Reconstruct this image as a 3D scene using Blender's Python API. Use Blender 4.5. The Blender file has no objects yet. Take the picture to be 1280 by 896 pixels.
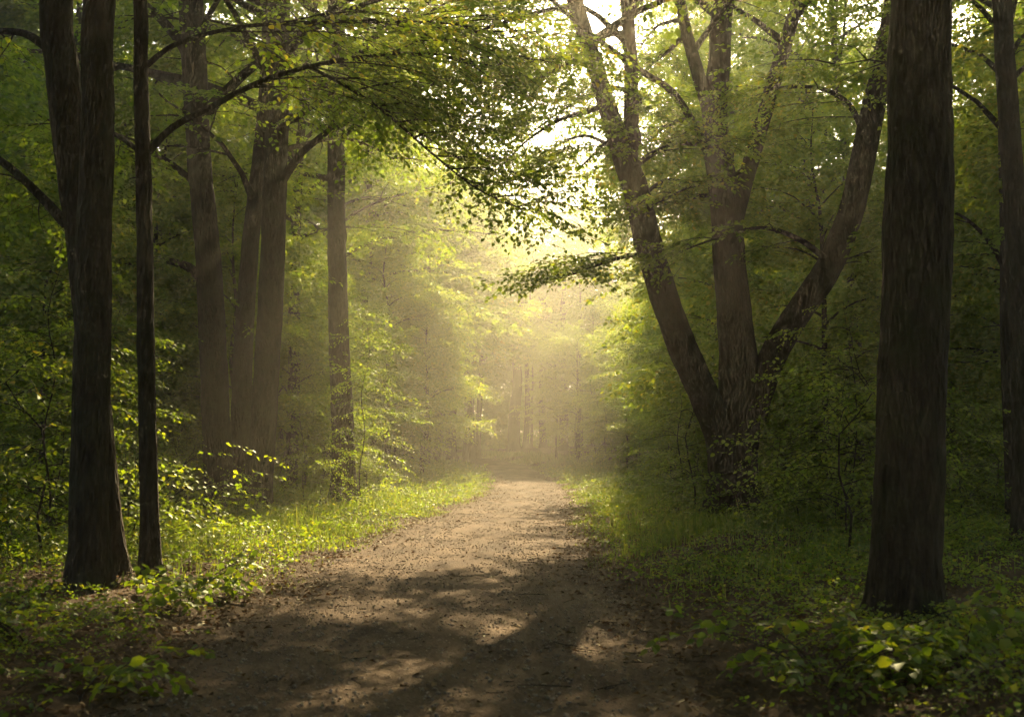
import bpy, math
import numpy as np

# ------------------------------------------------------------------ camera, sky, sun, exposure
S = bpy.context.scene
COL = S.collection
R = math.radians
LENS, CAM_Z = 38.0, 1.4
F = 1280 * LENS / 36.0
PITCH = math.atan(112 / F)
cam_d = bpy.data.cameras.new("camera")
cam = bpy.data.objects.new("camera", cam_d)
COL.objects.link(cam)
cam.location = (0, 0, CAM_Z)
cam.rotation_euler = (R(90) + PITCH, 0, 0)
cam_d.lens = LENS
cam_d.sensor_width = 36
cam_d.clip_end = 2000
cam_d.dof.use_dof = True
cam_d.dof.focus_distance = 19
cam_d.dof.aperture_fstop = 2.8
S.camera = cam

SUN_EL, SUN_AZ = 32.0, 9.0        # degrees; azimuth clockwise from straight ahead (+Y)
HAZE_DENSITY, HAZE_G = 0.0031, 0.73
world = bpy.data.worlds.new("World")
S.world = world
world.use_nodes = True
wn = world.node_tree
sky = wn.nodes.new("ShaderNodeTexSky")
sky.sky_type = 'NISHITA'
sky.sun_disc = False
sky.sun_elevation = R(SUN_EL)
sky.sun_rotation = R(SUN_AZ)
sky.air_density = 1.0
sky.dust_density = 3.0
wn.links.new(sky.outputs[0], wn.nodes["Background"].inputs[0])
wn.nodes["Background"].inputs[1].default_value = 0.09
sun_d = bpy.data.lights.new("sun", 'SUN')
sun_d.energy = 5.0
sun_d.angle = R(0.5)
sun_d.color = (1.0, 0.77, 0.44)
sun = bpy.data.objects.new("sun", sun_d)
COL.objects.link(sun)
sun.location = (0, 0, 60)
sun.rotation_euler = (R(SUN_EL - 90), 0, R(-SUN_AZ))
sun['kind'] = 'helper'

S.view_settings.view_transform = 'Standard'
S.view_settings.look = 'None'
S.view_settings.gamma = 1.0
S.view_settings.use_curve_mapping = False
S.view_settings.exposure = 2.2
S.render.engine = 'CYCLES'
c = S.cycles
c.use_denoising = True
try:
    c.denoiser = 'OPENIMAGEDENOISE'
    c.denoising_input_passes = 'RGB_ALBEDO_NORMAL'
except Exception:
    pass
c.use_adaptive_sampling = True
c.adaptive_threshold = 0.02
c.max_bounces = 6
c.diffuse_bounces = 3
c.glossy_bounces = 1
c.transmission_bounces = 4
c.transparent_max_bounces = 4
c.volume_bounces = 0
c.sample_clamp_indirect = 6
c.use_light_tree = False
c.caustics_reflective = False
c.caustics_refractive = False

RS = np.random.RandomState
rng = RS(7)


def P(px, py, Y):
    """The world point at depth Y that the photograph shows at pixel (px, py)."""
    x, u = (px - 640) / F, (448 - py) / F
    dy = math.cos(PITCH) - u * math.sin(PITCH)
    dz = math.sin(PITCH) + u * math.cos(PITCH)
    return np.array([x / dy * Y, Y, CAM_Z + dz / dy * Y])


def smooth(a, b, x):
    t = np.clip((np.asarray(x, float) - a) / (b - a), 0, 1)
    return t * t * (3 - 2 * t)


def path_x(y):
    return np.interp(y, [-20, 0, 5.6, 12, 19, 26, 32, 38, 45, 52, 58, 70], [-.2, -.4, -.52, -.63, -.45, 0.1, .48, .54, .3, -.4, -1.7, -7.0])


def path_hw(y):
    return np.interp(y, [-20, 5, 12, 19, 28, 45, 60], [1.7, 1.65, 1.68, 1.55, 1.4, 1.15, 1.1])


def wob(x, y, s=1.0):
    return (np.sin(x * .9 * s + 1.3) * np.cos(y * .7 * s + .4) + .6 * np.sin(x * 1.9 * s - y * 1.3 * s + 2.1) + .35 * np.sin(x * 3.7 * s + y * 2.9 * s))


def ground_z(x, y):
    x = np.asarray(x, float); y = np.asarray(y, float)
    base = 1.05 * smooth(30, 73, y) + 1.2 * smooth(70, 160, y)
    d = np.abs(x - path_x(y)) - path_hw(y)
    side = .16 * smooth(.0, 1.6, d) + .25 * smooth(2, 12, d)
    return base + side + wob(x, y, .5) * (.012 + .05 * smooth(.3, 3, d))


# ------------------------------------------------------------------ helpers: meshes, tags
def mesh_tri(name, v, f, mat, parent=None, k=3, smooth_shade=False):
    """One mesh object from numpy vertices (n,3) and faces (m,k)."""
    me = bpy.data.meshes.new(name)
    v = np.ascontiguousarray(v, dtype=np.float32); f = np.ascontiguousarray(f, dtype=np.int32)
    me.vertices.add(len(v)); me.vertices.foreach_set("co", v.ravel())
    me.loops.add(f.size); me.loops.foreach_set("vertex_index", f.ravel())
    me.polygons.add(len(f)); me.polygons.foreach_set("loop_start", np.arange(0, f.size, k, dtype=np.int32))
    if smooth_shade:
        me.polygons.foreach_set("use_smooth", np.ones(len(f), dtype=bool))
    me.update(calc_edges=True)
    me.materials.append(mat)
    return link(name, me, parent)


def link(name, me, parent=None):
    o = bpy.data.objects.new(name, me)
    COL.objects.link(o)
    if parent is not None:
        o.parent = parent
    return o


def thing(name, label, cat, loc=(0, 0, 0), rz=0.0, group=None, scale=1.0):
    o = bpy.data.objects.new(name, None)
    COL.objects.link(o)
    o.empty_display_size = .2
    o.location = [float(q) for q in loc]
    o.rotation_euler = (0, 0, rz)
    o.scale = (scale,) * 3
    o['label'] = label; o['category'] = cat
    if group: o['group'] = group
    return o


def part(name, me, parent):
    return link(name, me, parent)


# ------------------------------------------------------------------ materials
def mat_new(name):
    m = bpy.data.materials.new(name); m.use_nodes = True
    nt = m.node_tree
    for n in list(nt.nodes): nt.nodes.remove(n)
    out = nt.nodes.new("ShaderNodeOutputMaterial")
    return m, nt, out


def N(nt, t, **kw):
    n = nt.nodes.new(t)
    for k_, v_ in kw.items(): setattr(n, k_, v_)
    return n


def ramp(nt, fac, stops):
    r = N(nt, "ShaderNodeValToRGB")
    el = r.color_ramp.elements
    while len(el) < len(stops): el.new(.5)
    for e, (p_, c_) in zip(el, stops):
        e.position = p_; e.color = (*c_, 1)
    nt.links.new(fac, r.inputs[0])
    return r.outputs[0]


def leaf_mat(name, stops, trans_gain=3.8, trans_tint=(1.26, 1.06, .2), tfac=.5, rough=.45, spec=.06):
    """Leaf blades: reflect and transmit; each leaf (mesh island) has its own tint."""
    m, nt, out = mat_new(name)
    geo = N(nt, "ShaderNodeNewGeometry")
    oi = N(nt, "ShaderNodeObjectInfo")
    add = N(nt, "ShaderNodeMath", operation='MULTIPLY_ADD')
    nt.links.new(oi.outputs["Random"], add.inputs[0]); add.inputs[1].default_value = .25
    sc = N(nt, "ShaderNodeMath", operation='MULTIPLY'); nt.links.new(geo.outputs["Random Per Island"], sc.inputs[0]); sc.inputs[1].default_value = .75
    nt.links.new(sc.outputs[0], add.inputs[2])
    col = ramp(nt, add.outputs[0], stops)
    tint = N(nt, "ShaderNodeMix", data_type='RGBA', blend_type='MULTIPLY'); tint.inputs[0].default_value = 1
    nt.links.new(col, tint.inputs[6]); tint.inputs[7].default_value = (*[trans_gain * q for q in trans_tint], 1)
    tint.clamp_result = False
    d = N(nt, "ShaderNodeBsdfDiffuse"); nt.links.new(col, d.inputs[0])
    t = N(nt, "ShaderNodeBsdfTranslucent"); nt.links.new(tint.outputs[2], t.inputs[0])
    mx = N(nt, "ShaderNodeMixShader"); mx.inputs[0].default_value = tfac
    nt.links.new(d.outputs[0], mx.inputs[1]); nt.links.new(t.outputs[0], mx.inputs[2])
    g = N(nt, "ShaderNodeBsdfGlossy"); g.inputs["Roughness"].default_value = rough; g.inputs[0].default_value = (.6, .65, .55, 1)
    mg = N(nt, "ShaderNodeMixShader"); mg.inputs[0].default_value = spec
    nt.links.new(mx.outputs[0], mg.inputs[1]); nt.links.new(g.outputs[0], mg.inputs[2])
    nt.links.new(mg.outputs[0], out.inputs[0])
    return m


def bark_mat(name, c1, c2, c3, moss=None, scale=14.0):
    m, nt, out = mat_new(name)
    b = N(nt, "ShaderNodeBsdfPrincipled"); b.inputs["Roughness"].default_value = .92
    b.inputs["Specular IOR Level"].default_value = .15
    tc = N(nt, "ShaderNodeTexCoord")
    mp = N(nt, "ShaderNodeMapping"); mp.inputs["Scale"].default_value = (1, 1, .3)
    nt.links.new(tc.outputs["Object"], mp.inputs[0])
    n1 = N(nt, "ShaderNodeTexNoise"); n1.inputs["Scale"].default_value = scale; n1.inputs["Detail"].default_value = 6; n1.inputs["Roughness"].default_value = .65
    nt.links.new(mp.outputs[0], n1.inputs["Vector"])
    col = ramp(nt, n1.outputs[0], [(.3, c1), (.5, c2), (.72, c3)])
    if moss:
        n2 = N(nt, "ShaderNodeTexNoise"); n2.inputs["Scale"].default_value = 2.3; n2.inputs["Detail"].default_value = 5
        nt.links.new(tc.outputs["Object"], n2.inputs["Vector"])
        f = ramp(nt, n2.outputs[0], [(.46, (0, 0, 0)), (.66, (.7, .7, .7))])
        mm = N(nt, "ShaderNodeMix", data_type='RGBA'); nt.links.new(f, mm.inputs[0]); nt.links.new(col, mm.inputs[6]); mm.inputs[7].default_value = (*moss, 1)
        col = mm.outputs[2]
    nt.links.new(col, b.inputs[0])
    v = N(nt, "ShaderNodeTexVoronoi"); v.inputs["Scale"].default_value = scale * 2.2
    nt.links.new(mp.outputs[0], v.inputs["Vector"])
    ad = N(nt, "ShaderNodeMath", operation='ADD'); nt.links.new(n1.outputs[0], ad.inputs[0]); nt.links.new(v.outputs[0], ad.inputs[1])
    bp = N(nt, "ShaderNodeBump"); bp.inputs["Strength"].default_value = .9; bp.inputs["Distance"].default_value = .05
    nt.links.new(ad.outputs[0], bp.inputs["Height"]); nt.links.new(bp.outputs[0], b.inputs["Normal"])
    nt.links.new(b.outputs[0], out.inputs[0])
    return m


def soil_mat(name, stops, scale, bump, scale2=90, patch=None):
    m, nt, out = mat_new(name)
    b = N(nt, "ShaderNodeBsdfPrincipled"); b.inputs["Roughness"].default_value = .95; b.inputs["Specular IOR Level"].default_value = .1
    tc = N(nt, "ShaderNodeTexCoord")
    n1 = N(nt, "ShaderNodeTexNoise"); n1.inputs["Scale"].default_value = scale; n1.inputs["Detail"].default_value = 8; n1.inputs["Roughness"].default_value = .75
    n2 = N(nt, "ShaderNodeTexNoise"); n2.inputs["Scale"].default_value = scale2; n2.inputs["Detail"].default_value = 4; n2.inputs["Roughness"].default_value = .7
    v = N(nt, "ShaderNodeTexVoronoi"); v.inputs["Scale"].default_value = scale2 * .45
    for q in (n1, n2, v): nt.links.new(tc.outputs["Object"], q.inputs["Vector"])
    mx = N(nt, "ShaderNodeMath", operation='MULTIPLY_ADD'); nt.links.new(n2.outputs[0], mx.inputs[0]); mx.inputs[1].default_value = .6
    h = N(nt, "ShaderNodeMath", operation='MULTIPLY'); nt.links.new(n1.outputs[0], h.inputs[0]); h.inputs[1].default_value = .45
    nt.links.new(h.outputs[0], mx.inputs[2])
    colr = ramp(nt, mx.outputs[0], stops)
    if patch:
        mp = N(nt, "ShaderNodeMapping"); mp.inputs["Scale"].default_value = (1, .35, 1); nt.links.new(tc.outputs["Object"], mp.inputs[0])
        n3 = N(nt, "ShaderNodeTexNoise"); n3.inputs["Scale"].default_value = 1.6; n3.inputs["Detail"].default_value = 5; n3.inputs["Roughness"].default_value = .6
        nt.links.new(mp.outputs[0], n3.inputs["Vector"])
        pm = N(nt, "ShaderNodeMix", data_type='RGBA', blend_type='MULTIPLY'); pm.inputs[0].default_value = 1
        nt.links.new(colr, pm.inputs[6]); nt.links.new(ramp(nt, n3.outputs[0], [(.35, patch), (.62, (1.15, 1.12, 1.08))]), pm.inputs[7])
        colr = pm.outputs[2]
    nt.links.new(colr, b.inputs[0])
    ad = N(nt, "ShaderNodeMath", operation='ADD'); nt.links.new(mx.outputs[0], ad.inputs[0])
    vm = N(nt, "ShaderNodeMath", operation='MULTIPLY'); nt.links.new(v.outputs[0], vm.inputs[0]); vm.inputs[1].default_value = .5
    nt.links.new(vm.outputs[0], ad.inputs[1])
    bp = N(nt, "ShaderNodeBump"); bp.inputs["Strength"].default_value = .8; bp.inputs["Distance"].default_value = bump
    nt.links.new(ad.outputs[0], bp.inputs["Height"]); nt.links.new(bp.outputs[0], b.inputs["Normal"])
    nt.links.new(b.outputs[0], out.inputs[0])
    return m


LEAF = leaf_mat("leaf", [(.0, (.040, .075, .012)), (.45, (.062, .11, .015)), (.85, (.09, .13, .018)), (1.0, (.14, .13, .02))])
LEAF_YOUNG = leaf_mat("leaf_young", [(.0, (.05, .095, .016)), (.5, (.08, .13, .018)), (.9, (.115, .15, .02)), (1.0, (.15, .14, .02))], 3.8)
HERB = leaf_mat("herb_leaf", [(.0, (.042, .082, .014)), (.55, (.07, .12, .018)), (.85, (.12, .14, .02)), (1.0, (.17, .15, .025))], 3.3)
GRASS = leaf_mat("grass_blade", [(.0, (.06, .11, .02)), (.6, (.09, .15, .025)), (1.0, (.16, .17, .05))], 2.3, (1.2, 1.0, .4), .45)
LITTER = leaf_mat("fallen_leaf", [(.0, (.06, .035, .017)), (.5, (.12, .07, .033)), (.85, (.2, .125, .06)), (1.0, (.3, .2, .1))], 1.0, (1, .8, .5), .15, .5, .05)
BARK = bark_mat("bark", (.022, .016, .010), (.045, .033, .021), (.085, .066, .044), (.055, .055, .03))
BARK_MOSS = bark_mat("bark_mossy", (.02, .015, .01), (.04, .03, .019), (.07, .056, .036), (.035, .042, .012))
PATHM = soil_mat("path_soil", [(.3, (.055, .038, .025)), (.5, (.11, .08, .054)), (.66, (.175, .13, .09)), (.8, (.26, .2, .145))], 1.1, .02, 70, (.5, .46, .42))
SOIL = soil_mat("forest_soil", [(.3, (.035, .023, .014)), (.5, (.07, .047, .028)), (.75, (.12, .085, .05))], 2.0, .03)
STONE = soil_mat("pebble", [(.3, (.16, .13, .1)), (.6, (.3, .25, .2)), (.8, (.4, .35, .29))], 5, .004)


# ------------------------------------------------------------------ wood: tapered tubes
def spline(pts, rad, step):
    """Catmull-Rom through pts (with radii), resampled to about step metres."""
    pts = np.asarray(pts, float); rad = np.asarray(rad, float)
    A = np.concatenate([pts, rad[:, None]], 1)
    A = np.concatenate([[2 * A[0] - A[1]], A, [2 * A[-1] - A[-2]]])
    out = []
    for i in range(1, len(A) - 2):
        n = max(1, int(np.linalg.norm(A[i + 1, :3] - A[i, :3]) / step))
        t = np.linspace(0, 1, n, endpoint=False)[:, None]
        p0, p1, p2, p3 = A[i - 1], A[i], A[i + 1], A[i + 2]
        out.append(.5 * ((2 * p1) + (-p0 + p2) * t + (2 * p0 - 5 * p1 + 4 * p2 - p3) * t ** 2 + (-p0 + 3 * p1 - 3 * p2 + p3) * t ** 3))
    out.append(A[-2][None])
    O = np.concatenate(out)
    O[:, 3] = np.maximum(O[:, 3], .002)
    return O[:, :3], O[:, 3]


def tube(pts, rad, n=8, lump=0.0, seed=0, step=.4, flare=0.0):
    """Verts and quads of a tapered, slightly lumpy tube (open ends capped to a point at the tip)."""
    p, r = spline(pts, rad, step)
    m = len(p)
    T = np.gradient(p, axis=0); T /= np.linalg.norm(T, axis=1)[:, None] + 1e-9
    ref = np.array([1, 0, 0]) if abs(T[0][0]) < .8 else np.array([0, 1, 0])
    A = ref[None] - T * (T @ ref)[:, None]; A /= np.linalg.norm(A, axis=1)[:, None] + 1e-9
    B = np.cross(T, A)
    a = np.arange(n) / n * 2 * math.pi
    rr = np.repeat(r[:, None], n, 1)
    if lump:
        ph = RS(seed).uniform(0, 6.28, 8)
        s = np.concatenate([[0], np.cumsum(np.linalg.norm(np.diff(p, axis=0), axis=1))])[:, None]
        rr = rr * (1 + lump * (np.sin(2 * a[None] + ph[0] + .5 * s) + .7 * np.sin(3 * a[None] + ph[1] - .8 * s) + .5 * np.sin(5 * a[None] + ph[2] + 1.3 * s) + .6 * np.sin(2.1 * s + ph[3]) * np.cos(a[None] + ph[4]) + .4 * np.sin(5.3 * s + ph[5] + a[None])))
        if flare:
            u = np.clip(1 - s / (flare), 0, 1) ** 2.2
            rr = rr * (1 + u * (.42 + .28 * np.maximum(0, np.sin(4 * a[None] + ph[6])) + .2 * np.maximum(0, np.sin(3 * a[None] + ph[7]))) * .8)
    V = p[:, None, :] + rr[:, :, None] * (np.cos(a)[None, :, None] * A[:, None, :] + np.sin(a)[None, :, None] * B[:, None, :])
    V = V.reshape(-1, 3)
    i = np.arange(m - 1)[:, None] * n; j = np.arange(n)[None]; j2 = (j + 1) % n
    Q = np.stack([i + j, i + j2, i + n + j2, i + n + j], -1).reshape(-1, 4)
    return V, Q


def ridged(pts, rad, n, seed, flare):
    """A trunk with bark furrows as real relief."""
    V, Q = tube(pts, rad, n, .035, seed, .07, flare)
    m = len(V) // n
    P3 = V.reshape(m, n, 3); C3 = P3.mean(1, keepdims=True)
    Rv = P3 - C3; rr = np.linalg.norm(Rv, axis=2, keepdims=True) + 1e-9
    a = (np.arange(n) / n * 2 * math.pi)[None]; s = (np.arange(m) * .07)[:, None]
    ph = RS(seed + 900).uniform(0, 6.28, 10)
    warp = .5 * np.sin(1.7 * s + ph[0] + 2 * a) + .3 * np.sin(4.1 * s + ph[1] - 3 * a) + .25 * np.sin(9.3 * s + ph[2] + 5 * a)
    kk = max(7, int(n / 5))
    rid = np.abs(np.sin(kk * a / 2 + 2.2 * warp)) ** .7 - .6
    brk = np.sin(15 * s + 3 * np.sin(2 * a + ph[3]) + 5 * warp) * .35 + np.sin(6 * s + ph[4] + 4 * a) * .3
    knot = sum(np.exp(-(((np.angle(np.exp(1j * (a - ph[5 + q])))) / .28) ** 2 + ((s - (1.2 + 1.9 * q + ph[q] * .3)) / .13) ** 2)) * 1.6 for q in range(4))
    amp = np.minimum(.018, .07 * rr[:, :, 0])
    P3 = P3 + Rv / rr * (amp * (rid + brk * .5 + knot * 1.3))[:, :, None]
    return P3.reshape(-1, 3), Q


def join(parts):
    VV, FF, o = [], [], 0
    for v, f in parts:
        VV.append(v); FF.append(f + o); o += len(v)
    return np.concatenate(VV), np.concatenate(FF)


def wood(name, tubes, parent, mat=None):
    v, q = join(tubes)
    return mesh_tri(name, v, q, mat or BARK, parent, 4, True)


# ------------------------------------------------------------------ leaf sprays (templates)
def leaf_verts(L, W, near):
    """A leaf in its own frame: base at 0, tip along +x, a fold on the midrib, tip drooping."""
    if near:
        v = np.array([[0, 0, 0], [.30 * L, .46 * W, .10 * W], [.68 * L, .40 * W, .06 * W], [L, 0, -.10 * L], [.68 * L, -.40 * W, .06 * W], [.30 * L, -.46 * W, .10 * W], [.45 * L, 0, 0]])
        f = np.array([[0, 6, 1], [1, 6, 2], [2, 6, 3], [3, 6, 4], [4, 6, 5], [5, 6, 0]])
    else:
        v = np.array([[0, 0, 0], [.42 * L, .5 * W, .10 * W], [L, 0, -.06 * L], [.42 * L, -.5 * W, .10 * W]])
        f = np.array([[0, 2, 1], [0, 3, 2]])
    return v, f


def rot_zyx(h, p, r):
    """Rotation matrices (n,3,3): heading about z, pitch (up positive), roll about own axis."""
    ch, sh, cp, sp, cr, sr = np.cos(h), np.sin(h), np.cos(p), np.sin(p), np.cos(r), np.sin(r)
    X = np.stack([ch * cp, sh * cp, sp], -1)
    Y0 = np.stack([-sh, ch, np.zeros_like(h)], -1)
    Z0 = np.cross(X, Y0)
    Y = Y0 * cr[:, None] + Z0 * sr[:, None]
    Z = np.cross(X, Y)
    return np.stack([X, Y, Z], -1)


def make_spray(seed, n_side, axis, L=.085, W=.06, near=True, fill=1.0):
    """A flat fan of a twig: a drooping axis, side twigs, alternate leaves; returns verts, faces, twig lines."""
    g = RS(seed)
    pos, hd, pt, size = [], [], [], []
    lines = []
    def twig(p0, h0, ln, droop, n):
        p = p0.copy(); h = h0
        pts = [p.copy()]
        for i in range(n):
            t = i / max(n - 1, 1)
            step = ln / n
            pitch = -droop * t
            p = p + step * np.array([math.cos(h) * math.cos(pitch), math.sin(h) * math.cos(pitch), math.sin(pitch)])
            h += g.normal(0, .07)
            pts.append(p.copy())
            if g.rand() < fill:
                s = 1 if i % 2 else -1
                pos.append(p.copy()); hd.append(h + s * g.uniform(.65, 1.1) * (1 if i < n - 1 else .2)); pt.append(pitch + g.normal(-.12, .22)); size.append(g.uniform(.7, 1.12) * (1 - .25 * t))
        lines.append(np.array(pts))
    twig(np.zeros(3), 0, axis, .35, int(axis / .07))
    for i in range(n_side):
        t = (i + .7) / (n_side + .4)
        s = 1 if i % 2 else -1
        ln = axis * .55 * (1 - .55 * t) * g.uniform(.75, 1.2)
        twig(np.array([axis * t, 0, -.14 * axis * t * t]), s * g.uniform(.6, .95), ln, .3, max(3, int(ln / .062)))
    pos = np.array(pos); hd = np.array(hd); pt = np.array(pt); size = np.array(size)
    M = rot_zyx(hd, pt, g.normal(0, .38, len(hd)))
    lv, lf = leaf_verts(L, W, near)
    V = np.einsum('nij,kj->nki', M, lv) * size[:, None, None] + pos[:, None, :]
    Fc = (lf[None] + (np.arange(len(pos)) * len(lv))[:, None, None]).reshape(-1, 3)
    tv, tq = join([tube(q, np.linspace(.0035, .0012, len(q)), 3, step=.2) for q in lines])
    return V.reshape(-1, 3), Fc, lines, tv, tq


SPR_NEAR = [make_spray(10 + i, 5, .95, near=True) for i in range(5)]
SPR_MID = [make_spray(30 + i, 4, 1.05, L=.115, W=.085, near=False) for i in range(5)]
SPR_FAR = [make_spray(50 + i, 3, 1.35, L=.20, W=.15, near=False) for i in range(4)]
SPR_HERB = [make_spray(70 + i, 2, .42, L=.075, W=.055, near=False) for i in range(5)]
SPR_BROAD = [make_spray(90 + i, 2, .4, L=.10, W=.075, near=True) for i in range(4)]


def place(templates, pos, head, pitch, roll, scale, seed=0):
    """Copies of spray templates as one vertex and face array."""
    g = RS(seed)
    pick = g.randint(0, len(templates), len(pos))
    VV, FF, off = [], [], 0
    for k_, (tv, tf) in enumerate([t[:2] for t in templates]):
        i = np.where(pick == k_)[0]
        if not len(i): continue
        M = rot_zyx(head[i], pitch[i], roll[i])
        V = np.einsum('nij,kj->nki', M, tv) * scale[i][:, None, None] + pos[i][:, None, :]
        Fc = tf[None] + (np.arange(len(i)) * len(tv))[:, None, None] + off
        VV.append(V.reshape(-1, 3)); FF.append(Fc.reshape(-1, tf.shape[1])); off += len(i) * len(tv)
    if not VV: return np.zeros((0, 3)), np.zeros((0, templates[0][1].shape[1]), int)
    return np.concatenate(VV), np.concatenate(FF)


# ------------------------------------------------------------------ growing a crown on stems
def at_len(pts, t):
    pts = np.asarray(pts, float)
    s = np.concatenate([[0], np.cumsum(np.linalg.norm(np.diff(pts, axis=0), axis=1))]); s /= s[-1]
    return np.array([np.interp(t, s, pts[:, k_]) for k_ in range(3)])


def grow(stems, seed, cb, reach, n_limb, n_sec=5, n_spr=5, top=1.0, spr_scale=1.0, elev=(.25, .8), bias=None):
    """Limbs and side branches off the given stems [(points, radii)], from height cb up; returns tubes and spray arrays."""
    g = RS(seed)
    tubes, pos, hd, pt = [], [], [], []
    az = g.uniform(0, 6.28)
    for pts, rad in stems:
        pts = np.asarray(pts, float)
        z0, z1 = pts[0][2], pts[-1][2]
        n = max(2, int(n_limb))
        for i in range(n):
            z = cb + (z1 - cb) * ((i + g.uniform(.1, .9)) / n) ** .9
            if z < z0: continue
            t = np.clip((z - z0) / (z1 - z0), 0, 1)
            p0 = np.array([np.interp(z, pts[:, 2], pts[:, k_]) for k_ in range(3)])
            r0 = np.interp(z, pts[:, 2], rad)
            az += 2.4 + g.normal(0, .35)
            a = az if bias is None else (bias + g.normal(0, .9))
            u = (z - cb) / max(z1 - cb, .1)
            L = reach * (1 - .62 * u ** 1.5) * g.uniform(.65, 1.12) * (.75 + .25 * min(1, u * 4))
            e = g.uniform(*elev) + .45 * u
            q = [p0]; ah = a
            for s in range(5):
                ee = e - 1.05 * (s / 4) * (e + .12)
                ah += g.normal(0, .16)
                q.append(q[-1] + L / 5 * np.array([math.cos(ah) * math.cos(ee), math.sin(ah) * math.cos(ee), math.sin(ee)]))
            rb = max(.012, min(r0 * .55, .018 * L))
            rr = rb * np.array([1.25, .8, .62, .46, .3, .12])
            tubes.append(tube(q, rr, 5, step=.5))
            for j in range(n_sec):
                tt = .25 + .75 * (j + g.uniform(.2, .8)) / n_sec
                b0 = at_len(q, tt)
                d = at_len(q, min(1, tt + .05)) - at_len(q, tt - .05)
                h = math.atan2(d[1], d[0]) + (1 if j % 2 else -1) * g.uniform(.5, 1.0) * (1 if tt < .93 else .3)
                l2 = L * g.uniform(.26, .46) * (1.15 - .6 * tt) + .35
                b = [b0]
                for s in range(3):
                    ee = .12 - .2 * s + g.normal(0, .1); h += g.normal(0, .15)
                    b.append(b[-1] + l2 / 3 * np.array([math.cos(h) * math.cos(ee), math.sin(h) * math.cos(ee), math.sin(ee)]))
                tubes.append(tube(b, max(.006, rb * .35) * np.array([1, .7, .45, .2]), 4, step=.6))
                for s in range(n_spr):
                    w = (s + g.uniform(.3, 1)) / n_spr
                    pos.append(at_len(b, min(w, 1))); hd.append(h + g.normal(0, .75)); pt.append(g.normal(-.08, .22))
            for s in range(n_spr):
                w = .45 + .55 * (s + g.uniform(.2, 1)) / n_spr
                pos.append(at_len(q, min(w, 1))); hd.append(ah + g.normal(0, .6)); pt.append(g.normal(-.05, .2))
        for s in range(n_spr * 3):
            pos.append(pts[-1] + g.normal(0, .35, 3)); hd.append(g.uniform(0, 6.28)); pt.append(g.normal(.2, .3))
    pos = np.array(pos); n = len(pos)
    return tubes, pos, np.array(hd), np.array(pt), g.normal(0, .25, n), spr_scale * g.uniform(.75, 1.25, n)


SUN_DIR = np.array([math.sin(R(SUN_AZ)) * math.cos(R(SUN_EL)), math.cos(R(SUN_AZ)) * math.cos(R(SUN_EL)), math.sin(R(SUN_EL))])
# where the photograph's ground catches the sun: the canopy is open along these lines (x, y on the ground, radius)
GAPS = []
for _px, _py, _r in [(620, 735, .5), (650, 793, .75), (735, 803, .4), (470, 858, .75), (435, 766, .5), (560, 692, .7), (660, 690, .6), (490, 714, .7),
                     (330, 706, .9), (270, 690, .8), (410, 690, .9), (225, 735, .6), (60, 770, .5)]:
    _d = 1.4 * F / (_py - 560)
    GAPS.append((*P(_px, _py, _d)[:2], _r))


def in_gap(p, hd=None, spread=.22):
    """True where a spray would stand in one of the canopy's sunlit gaps."""
    q = p.copy()
    if hd is not None:
        q[:, 0] += .5 * np.cos(hd); q[:, 1] += .5 * np.sin(hd)
    out = np.zeros(len(p), bool)
    for x, y, r in GAPS:
        w = q - np.array([x, y, 0.0])
        t = w @ SUN_DIR
        out |= (np.linalg.norm(w - t[:, None] * SUN_DIR, axis=1) < r * .52 + spread) & (t > 9)
    return out


def clear_of_path(p, gap=0.0):
    """True where a spray at p would not stand inside the open arch over the path."""
    x, y, z = p[:, 0], p[:, 1], p[:, 2]
    hw = np.interp(y, [0, 8, 20, 35, 50, 60, 75], [3.2, 2.9, 2.7, 3.2, 4.2, 2.0, .0]) + gap
    zt = np.interp(y, [0, 8, 14, 20, 30, 37, 41, 48, 60], [3.9, 4.6, 5.4, 7.0, 9.6, 12.0, 17, 24, 30])
    u = np.abs(x - path_x(y) - .02 * y) / np.maximum(hw, .01)
    inside = (u < 1) & (z < zt * np.sqrt(np.clip(1.15 - u * u, 0, 1)) + .4)
    return ~inside


def leaves(name, arr, templates, mat, parent, seed=0, world=None, gap=0.0):
    pos, hd, pt, rl, sc = arr
    if world is not None:
        k_ = clear_of_path(pos + np.asarray(world)[None], gap) & ~in_gap(pos + np.asarray(world)[None], hd)
        pos, hd, pt, rl, sc = pos[k_], hd[k_], pt[k_], rl[k_], sc[k_]
    v, f = place(templates, pos, hd, pt, rl, sc, seed)
    return mesh_tri(name, v, f, mat, parent)


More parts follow.
